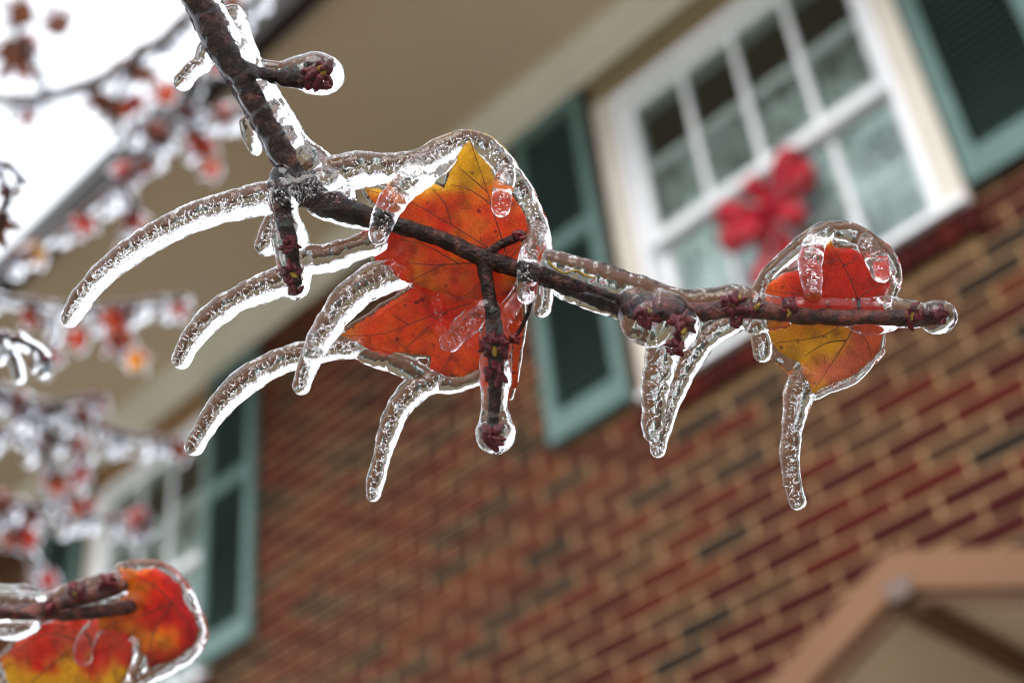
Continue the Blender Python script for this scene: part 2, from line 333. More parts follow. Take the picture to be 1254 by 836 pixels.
# windows ------------------------------------------------------------
def build_window(w):
    x0, x1, n = w['x0'], w['x1'], w['n']
    cw = 0.072
    fr = MB()
    yf = w.get('yf', D-0.022)
    # beige outer casing
    fr.box(x0+cw, x1-cw, D+0.03, D+0.10, ZB, ZB+0.008); fr.box(x0, x0+cw, yf, D+0.10, ZB, ZC); fr.box(x1-cw, x1, yf, D+0.10, ZB, ZC)
    win = bevel(fr.build('window', M['beige'], house), 0.006)
    hd = MB().box(x0+0.002, x1-0.002, yf+0.010, D+0.10, ZC+0.001, ZT-0.001); hd.build('head_board', M['headboard'], win)
    # white frame inside the casing
    a, b = x0+cw+0.001, x1-cw-0.001
    jw = 0.034; gz0, gz1 = ZB+0.03, ZC-0.001
    fm = MB(); fm.box(a, a+jw, max(D-0.01, yf+0.003), D+0.14, gz0, gz1-0.05); fm.box(b-jw, b, max(D-0.01, yf+0.003), D+0.14, gz0, gz1-0.05); fm.box(a, b, max(D-0.012, yf+0.002), D+0.14, gz1-0.05, gz1)
    bevel(fm.build('frame', M['white'], win), 0.004)
    MB().prism([(x0+0.005, yf-0.033, ZB-0.012), (x0+0.005, yf-0.033, ZB+0.012), (x0+0.005, D+0.14, ZB+0.029), (x0+0.005, D+0.14, ZB-0.012)], (x1-x0-0.01, 0, 0)).build('sill', M['white'], win)
    # sloping brick sill (rowlock) under it
    nb = int((x1-x0+0.08)/0.0677); rl = MB().box(-0.0285, 0.0285, -0.028, 0.10, -0.10, -0.016)
    for v in rl.v: v.z += 0.10*(v.y+0.028)
    rme = rl.mesh('sill_brick'); rme.materials.append(BR[1])
    rme2 = rme.copy(); rme2.materials.clear(); rme2.materials.append(BR[0])
    for i in range(nb):
        link('sill_brick', rme if rnd.random() < .6 else rme2, None, win, loc=(x0-0.04+0.0677*(i+0.5), D-0.004+rnd.uniform(-.002, .002), ZB))
    # sashes
    ga, gb = a+jw+0.001, b-jw-0.001
    zm = zz(1.052)
    def sash(name, z0, z1, y, brail, trail):
        st = 0.036; m = MB()
        m.box(ga, ga+st, y, y+0.035, z0, z1); m.box(gb-st, gb, y, y+0.035, z0, z1)
        m.box(ga+st, gb-st, y-0.002, y+0.035, z0, z0+brail); m.box(ga+st, gb-st, y, y+0.035, z1-trail, z1)
        s = bevel(m.build(name, M['white'], win), 0.003)
        ia, ib = ga+st, gb-st; pw = (ib-ia)/n; mw = 0.022
        for k in range(1, n):
            MB().box(ia+pw*k-mw/2, ia+pw*k+mw/2, y+0.004, y+0.026, z0+brail, z1-trail).build('muntin', M['white'], win)
        zc = (z0+brail+z1-trail)/2+0.01
        MB().box(ia, ib, y+0.028, y+0.042, zc-0.021, zc+0.021).build('crossbar', M['bar'], win)
        for k in range(n):
            p = MB().box(ia+pw*k+(mw/2 if k else 0), ia+pw*(k+1)-(mw/2 if k < n-1 else 0), y+0.012, y+0.015, z0+brail, z1-trail)
            tl = rnd.uniform(-.0012, .0012)
            for v in p.v: v.y += tl*(1 if v.z > zc else -1)
            p.build('pane', M['glass'], win)
    sash('upper_sash', zm-0.02, gz1-0.0505, D+0.025, 0.045, 0.042)
    sash('lower_sash', ZB+0.031, zm+0.018, D+0.070, 0.06, 0.036)
    # added folded sheet inside, standing in for mottled reflections in the panes
    cv = []; cf_ = []; nn = 90
    for i in range(nn+1):
        t = i/nn; x = x0+0.02+(x1-x0-0.04)*t; yy = D+0.20+0.016*math.sin(t*72)+0.008*math.sin(t*31+1)
        cv += [Vector((x, yy, ZB+0.02)), Vector((x, yy+0.006, zz(1.205)+0.006*math.sin(t*50)))]
    for i in range(nn): cf_.append((2*i, 2*i+2, 2*i+3, 2*i+1))
    cu = MB().add(cv, cf_).build('reflection_curtain', M['reflection_curtain'], win, True); sm = cu.modifiers.new('s', 'SOLIDIFY'); sm.thickness = 0.001
    # dark room behind
    rm = MB(); ya, yb = D+0.161, D+2.2; e = 0.4
    q = [(x0-e, ya), (x1+e, yb)]
    rm.box(x0-e, x1+e, yb, yb+0.05, ZB-0.9, ZC+0.3); rm.box(x0-e, x1+e, ya, yb, ZC+0.3, ZC+0.35); rm.box(x0-e, x1+e, ya, yb, ZB-0.95, ZB-0.9)
    rm.box(x0-e-0.05, x0-e, ya, yb, ZB-0.9, ZC+0.3); rm.box(x1+e, x1+e+0.05, ya, yb, ZB-0.9, ZC+0.3)
    rm.build('room', M['room'], win)
for w in wins: build_window(w)

# shutters -------------------------------------------------------------
def build_shutter(x0, x1):
    y0, y1 = D-0.040, D-0.008; st = 0.048; m = MB()
    zmid = zz(1.118)
    m.box(x0, x0+st, y0, y1, SH0, SH1); m.box(x1-st, x1, y0, y1, SH0, SH1)
    m.box(x0+st, x1-st, y0+0.001, y1, SH0, SH0+0.105); m.box(x0+st, x1-st, y0+0.001, y1, SH1-0.075, SH1); m.box(x0+st, x1-st, y0+0.001, y1, zmid-0.035, zmid+0.035)
    s = bevel(m.build('shutter', M['shutter'], house), 0.003)
    MB().box(x0+st, x1-st, y1-0.003, y1+0.001, SH0+0.1, SH1-0.07).build('shade_backing', M['gap_shade'], s)  # near-black sheet, shade behind the slats put into its colour
    pitch = 0.030; sl_ = MB()
    h = (x1-x0)/2-st+0.002
    sl_.prism([(-h, -0.013, -0.011), (-h, -0.010, -0.0135), (-h, 0.013, 0.010), (-h, 0.010, 0.0125)], (2*h, 0, 0)); sme = sl_.mesh('slat'); sme.materials.append(M['shutter'])
    for za, zb in ((SH0+0.105, zmid-0.035), (zmid+0.035, SH1-0.075)):
        k = int((zb-za)/pitch); off = (zb-za-k*pitch)/2
        for i in range(k): link('slat', sme, None, s, loc=((x0+x1)/2, D-0.026, za+off+pitch*(i+0.5)))
    return s
SW = xx(0.112)
build_shutter(xx(-0.7035)-SW, xx(-0.7035))
build_shutter(xx(-0.3085), xx(-0.3085)+SW)
build_shutter(xx(-1.440), xx(-1.440)+SW)
build_shutter(xx(-1.760)-SW, xx(-1.760))

# open-gabled porch canopy on the wall ---------------------------------
PY = 0.90                                     # it stands this far off the wall
s_ = D-PY
def gp_(x, y):                                # a pixel in the plane of the gable front
    d = ray(x, y); t = s_/d.y; return EYE+d*t
ap = gp_(1087, 672); half = 1.25; pit = 0.445; th = 0.078
can = MB(); yA, yB = s_, s_+0.035
def rake(sgn, y0, y1, dz0, dz1, name, m, par=None, x_in=0.0):
    q = [(ap.x+sgn*x_in, y0, ap.z-dz0-pit*x_in), (ap.x+sgn*half, y0, ap.z-dz0-pit*half), (ap.x+sgn*half, y0, ap.z-dz1-pit*half), (ap.x+sgn*x_in, y0, ap.z-dz1-pit*x_in)]
    return MB().prism(q, (0, y1-y0, 0)).build(name, m, par)
canopy = rake(-1, s_+0.037, D-0.004, 0.04, 0.084, 'porch_canopy', M['porch_ceiling'], house)
rake(1, s_+0.037, D-0.004, 0.04, 0.084, 'ceiling_board', M['porch_ceiling'], canopy)
for sg in (-1, 1):
    rake(sg, s_+0.02, D-0.003, 0.0, 0.018, 'roof_slope', M['shingle'], canopy)
    rake(sg, s_, s_+0.019, 0.003, th, 'rake_board', M['porch'], canopy)
    rake(sg, s_+0.020, s_+0.036, 0.05, th+0.022, 'rake_trim', M['porch_dark'], canopy)
    x_ = ap.x+sg*(half-0.16)
    MB().box(x_-0.06, x_+0.06, s_+0.06, s_+0.18, 0, ap.z-pit*(half-0.22)-0.08).build('post', M['white'], canopy)
MB().box(ap.x-0.022, ap.x+0.022, s_+0.038, D-0.005, ap.z-0.118, ap.z-0.085).build('ridge_beam', M['porch_dark'], canopy)
MB().prism([(ap.x-0.032, s_-0.004, ap.z-0.062), (ap.x+0.032, s_-0.004, ap.z-0.062), (ap.x+0.02, s_-0.004, ap.z-0.10), (ap.x-0.02, s_-0.004, ap.z-0.10)], (0, 0.003, 0)).build('apex_plate', M['flash'], canopy)

# red bow on the window -------------------------------------------------
yb_ = D+0.03
def wpt(x, y, dy=0.0):
    d = ray(x, y); t = (yb_-dy)/d.y; return EYE+d*t
bc = wpt(943, 258, 0.03)
bow = thing('ribbon_bow', 'red ribbon bow with many loops hanging on the wide white window', 'bow', bc)
def ribbon(path, wdir, w0, w1, name):
    vs = []; fs = []; n = len(path)
    for i, p in enumerate(path):
        t = i/(n-1); w = w0+(w1-w0)*t; vs += [p-wdir*w/2, p+wdir*w/2]
    for i in range(n-1): fs.append((2*i, 2*i+1, 2*i+3, 2*i+2))
    o = MB().add(vs, fs).build(name, M['ribbon'], bow, True); sm = o.modifiers.new('s', 'SOLIDIFY'); sm.thickness = 0.0012; return o
for k, (an, ln0, fd) in enumerate([(48, .20, .5), (8, .18, .9), (152, .19, .6), (196, .17, 1.0), (312, .15, .7), (100, .11, 1.5), (236, .12, 1.5)]):
    ln = ln0*1.06
    a = math.radians(an); ax = Vector((math.cos(a), 0, math.sin(a))); yv = Vector((0, -1, 0)); side = ax.cross(yv)
    path = []
    for i in range(17):
        t = 2*math.pi*i/16
        path.append(bc+ax*(ln*(1-math.cos(t))/2)+yv*(0.045*math.sin(t)*math.sin(t/2)+0.03*fd*(1-math.cos(t))/2))
    vs = []
    w = side*0.055
    o = ribbon(path, side, 0.062, 0.062, 'loop')
    for v in o.data.vertices:                  # pinch the loop at the knot
        q = v.co-bc; d = q.dot(ax)/ln; s = max(0.25, min(1, d*1.8)); l = q.dot(side); v.co -= side*l*(1-s)
for an, ln in ((248, .26), (276, .25)):
    a = math.radians(an); ax = Vector((math.cos(a), 0, math.sin(a))); side = ax.cross(Vector((0, -1, 0)))
    ribbon([bc+ax*ln*i/10+Vector((0, -0.012*math.sin(i*.9), 0)) for i in range(11)], side, 0.02, 0.065, 'tail')
kb = MB().ball(bc+Vector((0, -0.03, 0)), 0.026, 0.022, 0.026, nu=12, nv=8); kb.build('knot', M['ribbon'], bow, True)


# ------------------------------------------------------------------ leaves
def clean_outline(pts, step, teeth, seed):
    pts = [tuple(map(float, p)) for p in pts]; out = []; n = len(pts); r = random.Random(seed)
    for i in range(n):
        a, b = pts[i], pts[(i+1) % n]; l = math.hypot(b[0]-a[0], b[1]-a[1]); m = max(1, int(l/step)); nx, ny = (b[1]-a[1])/l, -(b[0]-a[0])/l
        for k in range(m):
            t = k/m; j = r.uniform(-teeth, teeth) if k else 0
            out.append((a[0]+(b[0]-a[0])*t+nx*j, a[1]+(b[1]-a[1])*t+ny*j))
    return out
def area(p): return sum(p[i][0]*p[(i+1) % len(p)][1]-p[(i+1) % len(p)][0]*p[i][1] for i in range(len(p)))/2
def offset(p, d):
    s = 1 if area(p) > 0 else -1; n = len(p); out = []
    for i in range(n):
        a, b, c = p[i-1], p[i], p[(i+1) % n]; tx, ty = c[0]-a[0], c[1]-a[1]; l = math.hypot(tx, ty) or 1
        out.append((b[0]+s*d*ty/l, b[1]-s*d*tx/l))
    return out
def inside(x, y, p):
    c = False; j = len(p)-1
    for i in range(len(p)):
        if (p[i][1] > y) != (p[j][1] > y) and x < (p[j][0]-p[i][0])*(y-p[i][1])/(p[j][1]-p[i][1])+p[i][0]: c = not c
        j = i
    return c
def sheet(outline, grid, depth, th, base=FD, r=random.Random(3)):
    """closed thin solid over a pixel outline; returns MB and the pixel of every vertex"""
    x0 = min(p[0] for p in outline); x1 = max(p[0] for p in outline); y0 = min(p[1] for p in outline); y1 = max(p[1] for p in outline)
    pts = [Vector(p) for p in outline]; ne = len(pts)
    y = y0+grid/2
    while y < y1:
        x = x0+grid/2
        while x < x1:
            qx, qy = x+r.uniform(-.25, .25)*grid, y+r.uniform(-.25, .25)*grid
            if inside(qx, qy, outline) and min((qx-p[0])**2+(qy-p[1])**2 for p in outline) > (grid*0.45)**2: pts.append(Vector((qx, qy)))
            x += grid
        y += grid
    vs, es, fs, ov, oe, of = geometry.delaunay_2d_cdt(pts, [(i, (i+1) % ne) for i in range(ne)], [], 1, 1e-5)
    m = MB(); n = len(vs); px = [(v[0], v[1]) for v in vs]
    k = base/FPX
    def pt(v, q): return EYE+ray(v[0], v[1])*(base+(depth(v[0], v[1])+q)*k)
    m.v = [pt(v, -th) for v in vs]+[pt(v, th) for v in vs]
    cnt = {}
    for f in fs:
        for a, b in zip(f, list(f[1:])+[f[0]]): cnt[(a, b)] = 1
    for f in fs: m.f.append(tuple(f)); m.f.append(tuple(i+n for i in reversed(f)))
    for (a, b) in list(cnt):
        if (b, a) not in cnt: m.f.append((b, a, a+n, b+n))
    return m, px+px
def nz(x, y, s, seed=0): return noise.noise(Vector((x*s, y*s, seed)))
def mixc(a, b, t):
    t = max(0, min(1, t)); return tuple(p+(q-p)*t for p, q in zip(a, b))
RED, ORG, YEL, AMB, PNK, DRK = (0.95, 0.035, 0.004), (1.0, 0.185, 0.006), (1.0, 0.62, 0.02), (0.95, 0.38, 0.012), (0.85, 0.24, 0.12), (0.45, 0.015, 0.010)
def leaf(parent, outline, depth, colour, veins, base=FD, grid=9, teeth=1.2, seed=1, th=0.7, vr=0.85):
    ol = clean_outline(outline, grid*0.6, teeth, seed)
    m, px = sheet(ol, grid, depth, th, base)
    me = m.mesh('leaf'); ca = me.color_attributes.new('Col', 'FLOAT_COLOR', 'POINT')
    for i, (x, y) in enumerate(px): ca.data[i].color = (*colour(x, y), 1)
    o = link('leaf', me, M['leaf'], parent, True)
    k = base/FPX
    for path in veins:
        q = cr([tuple(map(float, p)) for p in path], 4); n = len(q)
        MB().tube([EYE+ray(x, y)*(base+(depth(x, y)-th*0.8)*k) for x, y in q], [vr*k*(1-0.6*i/n) for i in range(n)], 6).build('vein', M['vein'], o, True)
    return o, ol

# ------------------------------------------------------------------ ice: union of many rounded runs, voxelled into one skin, then cut into its icicles
def ice_skin(parent, runs, solids, voxel, base=FD, lump=0.10, fine=0.5, smooth=6):
    k = base/FPX; m = MB(); kd_pts = []
    for idx, (nm, path) in enumerate(runs):
        q = cr([tuple(map(float, p)) for p in path], 3.0)
        pts = [EYE+ray(a[0], a[1])*(base+a[2]*k) for a in q]; rr = []
        for i, a in enumerate(q):
            rr.append(k*a[3]*(1+lump*1.5*noise.noise(Vector((i*0.10, idx*7.3, 0)))+lump*0.8*noise.noise(Vector((i*0.33, idx*3.1, 5)))))
        m.tube(pts, rr, 16)
        for p, r in zip(pts, rr): kd_pts.append((p, r, idx))
    for s in solids: m.add(s.v, s.f)
    tmp = bpy.data.objects.new('tmp_ice', m.mesh('tmp_ice')); COL.objects.link(tmp)
    md = tmp.modifiers.new('r', 'REMESH'); md.mode = 'VOXEL'; md.voxel_size = voxel; md.adaptivity = 0
    sm = tmp.modifiers.new('s', 'SMOOTH'); sm.iterations = smooth; sm.factor = 0.5
    dg = bpy.context.evaluated_depsgraph_get(); me = bpy.data.meshes.new_from_object(tmp.evaluated_get(dg))
    bpy.data.objects.remove(tmp)
    nrm = [v.normal.copy() for v in me.vertices]
    co = []
    for v, n in zip(me.vertices, nrm):
        p = v.co/k
        d = 1.5*noise.noise(p*0.05)+fine*noise.noise(p*0.13)+fine*0.35*noise.noise(p*0.3)
        co.append(v.co+n*(d*k+voxel*0.35))
    for v, c in zip(me.vertices, co): v.co = c
    me.update(); nrm = [v.normal.copy() for v in me.vertices]
    kd = kdtree.KDTree(len(kd_pts))
    for i, (p, r, _) in enumerate(kd_pts): kd.insert(p, i)
    kd.balance()
    groups = {}
    lab = []
    for v in me.vertices:
        best = None
        for c, i, d in kd.find_n(v.co, 14):
            s = d-kd_pts[i][1]
            if best is None or s < best[0]: best = (s, kd_pts[i][2])
        nm = runs[best[1]][0]
        lab.append(best[1] if (nm != 'ice_glaze' and best[0] < 6*k) else -1)
    for p in me.polygons:
        ls = [lab[i] for i in p.vertices]; g = max(set(ls), key=ls.count); groups.setdefault(g, []).append(tuple(p.vertices))
    vco = [v.co.copy() for v in me.vertices]
    for g, fs in sorted(groups.items()):
        nm = 'ice_glaze' if g < 0 else runs[g][0]
        idx = {}; 
        for f in fs:
            for i in f: idx.setdefault(i, len(idx))
        inv = list(idx)
        mm = bpy.data.meshes.new(nm); mm.from_pydata([tuple(vco[i]) for i in inv], [], [tuple(idx[i] for i in f) for f in fs]); mm.update()
        mm.polygons.foreach_set('use_smooth', [True]*len(mm.polygons))
        mm.normals_split_custom_set_from_vertices([tuple(nrm[i]) for i in inv])
        link(nm, mm, M['ice'], parent)
    bpy.data.meshes.remove(me)

def air_bubbles(parent, runs, per, base=FD, seed=5):
    """trapped air: thin needles and beads inside the runs"""
    r = random.Random(seed); k = base/FPX; m = MB()
    for nm, path in runs:
        q = cr([tuple(map(float, p)) for p in path], 3.0); n = int(per*len(q)*3/100)
        for _ in range(n):
            a = r.choice(q); rad = a[3]
            an = r.uniform(0, 2*math.pi); rr = rad*0.48*math.sqrt(r.random())
            c = EYE+ray(a[0]+rr*math.cos(an), a[1]+rr*math.sin(an))*(base+(a[2]+r.uniform(-.45, .45)*rad)*k)
            d = Vector((r.gauss(0, 1), r.gauss(0, 1), r.gauss(0, 1))).normalized()
            if r.random() < 0.55:
                ln = r.uniform(1.2, 6.0)*k; w = r.uniform(.3, .8)*k; o = d.orthogonal().normalized(); b = d.cross(o)
                m.add([c+d*ln, c-d*ln, c+o*w, c+b*w, c-o*w, c-b*w], [(0, 2, 3), (0, 3, 4), (0, 4, 5), (0, 5, 2), (1, 3, 2), (1, 4, 3), (1, 5, 4), (1, 2, 5)])
            else: m.ball(c, r.uniform(.35, 1.1)*k, nu=6, nv=4)
    o = m.build('air_bubbles', M['air'], parent, True); o['kind'] = 'stuff'; return o

_bud = {}
def bud_mesh(kind):
    if kind not in _bud:
        b = MB(); rows = []
        prof = [(0.0, 0.45), (0.12, 0.8), (0.32, 1.0), (0.34, 0.86), (0.6, 0.92), (0.62, 0.76), (0.85, 0.5), (1.0, 0.1)]; seg = 9; vs = []; fs = []
        for i, (t, rr) in enumerate(prof):
            for j in range(seg):
                a = 2*math.pi*j/seg; w = 1+0.13*math.cos(2*a+i*1.1)+0.07*math.cos(5*a+i); vs.append((0.42*rr*w*math.cos(a), 0.42*rr*w*math.sin(a), t*1.45))
        for i in range(len(prof)-1):
            for j in range(seg): k = (j+1) % seg; fs.append((i*seg+j, i*seg+k, (i+1)*seg+k, (i+1)*seg+j))
        fs.append(tuple(range(seg))[::-1]); fs.append(tuple((len(prof)-1)*seg+j for j in range(seg)))
        b.add(vs, fs); me = b.mesh('bud'); me.polygons.foreach_set('use_smooth', [True]*len(me.polygons)); me.materials.append(M[kind]); _bud[kind] = me
    return _bud[kind]
def buds(parent, spots, base=FD, seed=1):
    """spots: (x, y, dz, size px, heading deg or None, kind)"""
    r = random.Random(seed); k = base/FPX
    for (x, y, dz, s, hd, kd_) in spots:
        a = math.radians(hd if hd is not None else r.uniform(0, 360)); d = RT*math.cos(a)-UP*math.sin(a)-fw*r.uniform(-.1, .7)
        o = link('bud', bud_mesh('bud_green' if kd_ else 'bud'), None, None)
        o.rotation_euler = d.to_track_quat('Z', 'Y').to_euler(); o.scale = (s*k,)*3
        o.location = EYE+ray(x, y)*(base+dz*k)-d.normalized()*s*k*0.7
        o.parent = parent; o.matrix_parent_inverse = Matrix.Translation(-Vector(parent.location))
def twig(parent, name, path, base=FD, seg=12, wob=0.16, step=3, m=None):
    k = base/FPX; q = cr([tuple(map(float, p)) for p in path], step)
    pts = [EYE+ray(a[0], a[1])*(base+a[2]*k) for a in q]
    return MB().tube(pts, [a[3]*k for a in q], seg, True, wob, 0.12/k, 3.0).build(name, m or M['bark'], parent, True)

# ------------------------------------------------------------------ the branch in focus
br = thing('iced_maple_branch', 'sharp dark maple branch coated in clear ice with long curved icicles and orange leaves', 'branch', P(60, -420))
twig(br, 'twig', [(60, -420, 60, 24), (150, -200, 30, 21), (215, -45, 5, 18), (240, 0, 0, 17), (264, 50, 0, 16.5), (296, 103, 0, 15.5), (322, 150, 0, 15), (344, 190, 0, 15.5), (362, 218, 2, 16), (392, 243, 3, 15),
     (435, 260, 2, 13), (480, 274, 0, 11), (540, 293, 0, 10), (592, 316, 0, 11.5), (640, 331, 0, 11), (700, 350, 2, 12), (760, 372, 3, 12.5), (806, 382, 3, 11)])
twig(br, 'young_shoot', [(800, 381, 3, 10.5), (860, 382, 2, 10.5), (900, 378, 2, 11), (950, 383, 2, 9.5), (1000, 387, 0, 9), (1060, 388, 0, 8.5), (1110, 388, 0, 8.5), (1146, 388, 0, 8)], m=M['shoot'])
twig(br, 'side_twig', [(292, 84, 0, 9), (318, 92, -2, 9), (345, 95, -4, 8.5), (372, 95, -6, 9)])
twig(br, 'side_twig', [(352, 208, 4, 9), (345, 250, 0, 8), (352, 282, -3, 8), (358, 310, -4, 7.5), (362, 345, -4, 6)])
twig(br, 'side_twig', [(592, 316, 0, 9.5), (597, 350, -5, 8.5), (603, 385, -8, 8), (607, 420, -9, 8.5), (607, 458, -9, 7), (605, 500, -9, 5.5), (605, 530, -9, 5)])
twig(br, 'side_twig', [(595, 312, 0, 6), (612, 300, -4, 5.5), (628, 293, -7, 5.5), (638, 288, -8, 6.5)])
twig(br, 'leaf_stalk', [(610, 422, -6, 2.8), (630, 412, 2, 2.8), (643, 392, 10, 2.6), (650, 365, 18, 2.5), (640, 335, 22, 2.5), (622, 318, 22, 2.4)])
twig(br, 'dry_stalk', [(672, 321, 4, 1.4), (684, 330, 3, 1.4), (694, 333, 3, 1.3), (706, 331, 3, 1.3), (718, 337, 3, 1.2), (730, 340, 3, 1.0)], m=M['bud_green'])
twig(br, 'leaf_stalk', [(1052, 388, 2, 3), (1050, 376, 14, 2.6), (1050, 366, 20, 2.4)])

def dA(x, y): return 24+0.0011*(x-570)**2*0.5-0.00045*(y-300)**2+4*nz(x, y, .013, 2)
def dB(x, y): return 42+0.05*(y-400)-0.0006*(x-560)**2+5*nz(x, y, .014, 7)
def dC(x, y): return 24+0.0016*(x-1010)**2*0.6-0.0011*(y-385)**2+3*nz(x, y, .02, 4)
def cA(x, y):
    t = nz(x, y, .02, 1)+0.6*nz(x, y, .06, 2)
    c = mixc(ORG, RED, 0.5+1.1*t); c = mixc(c, AMB, (.05-t)*1.1-.15); c = mixc(c, DRK, (nz(x, y, .045, 5)-.36)*1.6)
    c = mixc(c, YEL, (242-y+14*t+0.1*(560-x))/16); return mixc(c, AMB, (282-y-abs(x-500)*.6)/60*0.3 if x < 540 else 0)
def cB(x, y):
    t = nz(x, y, .022, 11)+0.6*nz(x, y, .07, 12)
    c = mixc(ORG, RED, 0.45+1.1*t); c = mixc(c, DRK, (nz(x, y, .045, 15)-.36)*1.6); return mixc(c, AMB, (450-x)/40+0.4*t)
def cC(x, y):
    t = nz(x, y, .025, 21)+0.5*nz(x, y, .07, 22)
    up = mixc((0.80, 0.035, 0.01), ORG, (975-x)/45+0.6*t)
    lo = mixc(mixc(YEL, AMB, 0.4+t), PNK, (x-1000+60*t)/22); lo = mixc(lo, ORG, (x-1040)/60)
    c = mixc(up, lo, (y-384)/14); return mixc(c, YEL, (304-y)/10)
leafA, oA = leaf(br, [(575, 172), (586, 188), (600, 203), (607, 222), (618, 230), (632, 243), (645, 262), (650, 285), (648, 310), (640, 335), (622, 355), (600, 368), (575, 366), (548, 360), (520, 352), (492, 342), (470, 330), (458, 315),
     (466, 303), (476, 288), (468, 262), (455, 245), (444, 229), (464, 231), (486, 240), (512, 233), (530, 224), (544, 231), (551, 210), (560, 190)], dA, cA,
     [[(622, 318), (612, 285), (597, 235), (577, 176)], [(622, 318), (580, 292), (540, 268), (500, 246), (450, 233)], [(622, 318), (580, 322), (520, 324), (464, 316)], [(605, 262), (630, 248)], [(597, 235), (562, 205)], [(553, 276), (545, 250), (530, 232)],
      [(601, 250), (575, 232), (552, 226)], [(622, 318), (638, 300), (648, 275)], [(545, 323), (515, 338), (500, 344)], [(560, 322), (520, 300), (480, 292)], [(605, 320), (590, 345), (570, 362)]], seed=4)
leafB, oB = leaf(br, [(418, 410), (445, 392), (475, 372), (505, 352), (525, 340), (590, 335), (636, 352), (642, 400), (635, 440), (629, 470), (622, 492), (613, 470), (600, 440), (590, 452), (562, 462), (545, 460), (526, 452), (528, 436),
     (508, 433), (485, 432), (470, 438), (450, 428), (432, 418)], dB, cB, [[(640, 352), (580, 370), (530, 386), (470, 408), (424, 411)], [(545, 381), (520, 405), (495, 428)], [(600, 365), (570, 410), (540, 455)], [(500, 397), (480, 385)], [(638, 352), (630, 410), (624, 480)]], seed=5)
leafC, oC = leaf(br, [(1012, 290), (1022, 303), (1042, 304), (1062, 311), (1078, 322), (1091, 340), (1092, 352), (1085, 365), (1078, 385), (1080, 408), (1076, 430), (1058, 448), (1040, 462), (1015, 472), (994, 481), (986, 462), (978, 443), (955, 432),
     (942, 412), (936, 392), (932, 365), (940, 346), (962, 334), (985, 327), (1000, 308)], dC, cC, [[(1050, 366), (1038, 335), (1014, 294)], [(1050, 366), (1070, 352), (1090, 345)], [(1050, 366), (1000, 362), (938, 356)], [(1050, 366), (1045, 400), (1015, 450), (997, 476)],
     [(1048, 380), (1010, 410), (950, 420)], [(1046, 395), (1062, 420), (1066, 438)], [(1034, 326), (1050, 315)], [(1027, 318), (1000, 325)], [(1035, 417), (1012, 420), (985, 436)]], seed=6)
sheets = []
for ol, df, th, off in ((oA, dA, 6, 5), (oB, dB, 6, 4), (oC, dC, 6, 4)):
    s, _ = sheet(offset(ol[::2], off), 14, df, th); sheets.append(s)
G, I = 'ice_glaze', 'icicle'
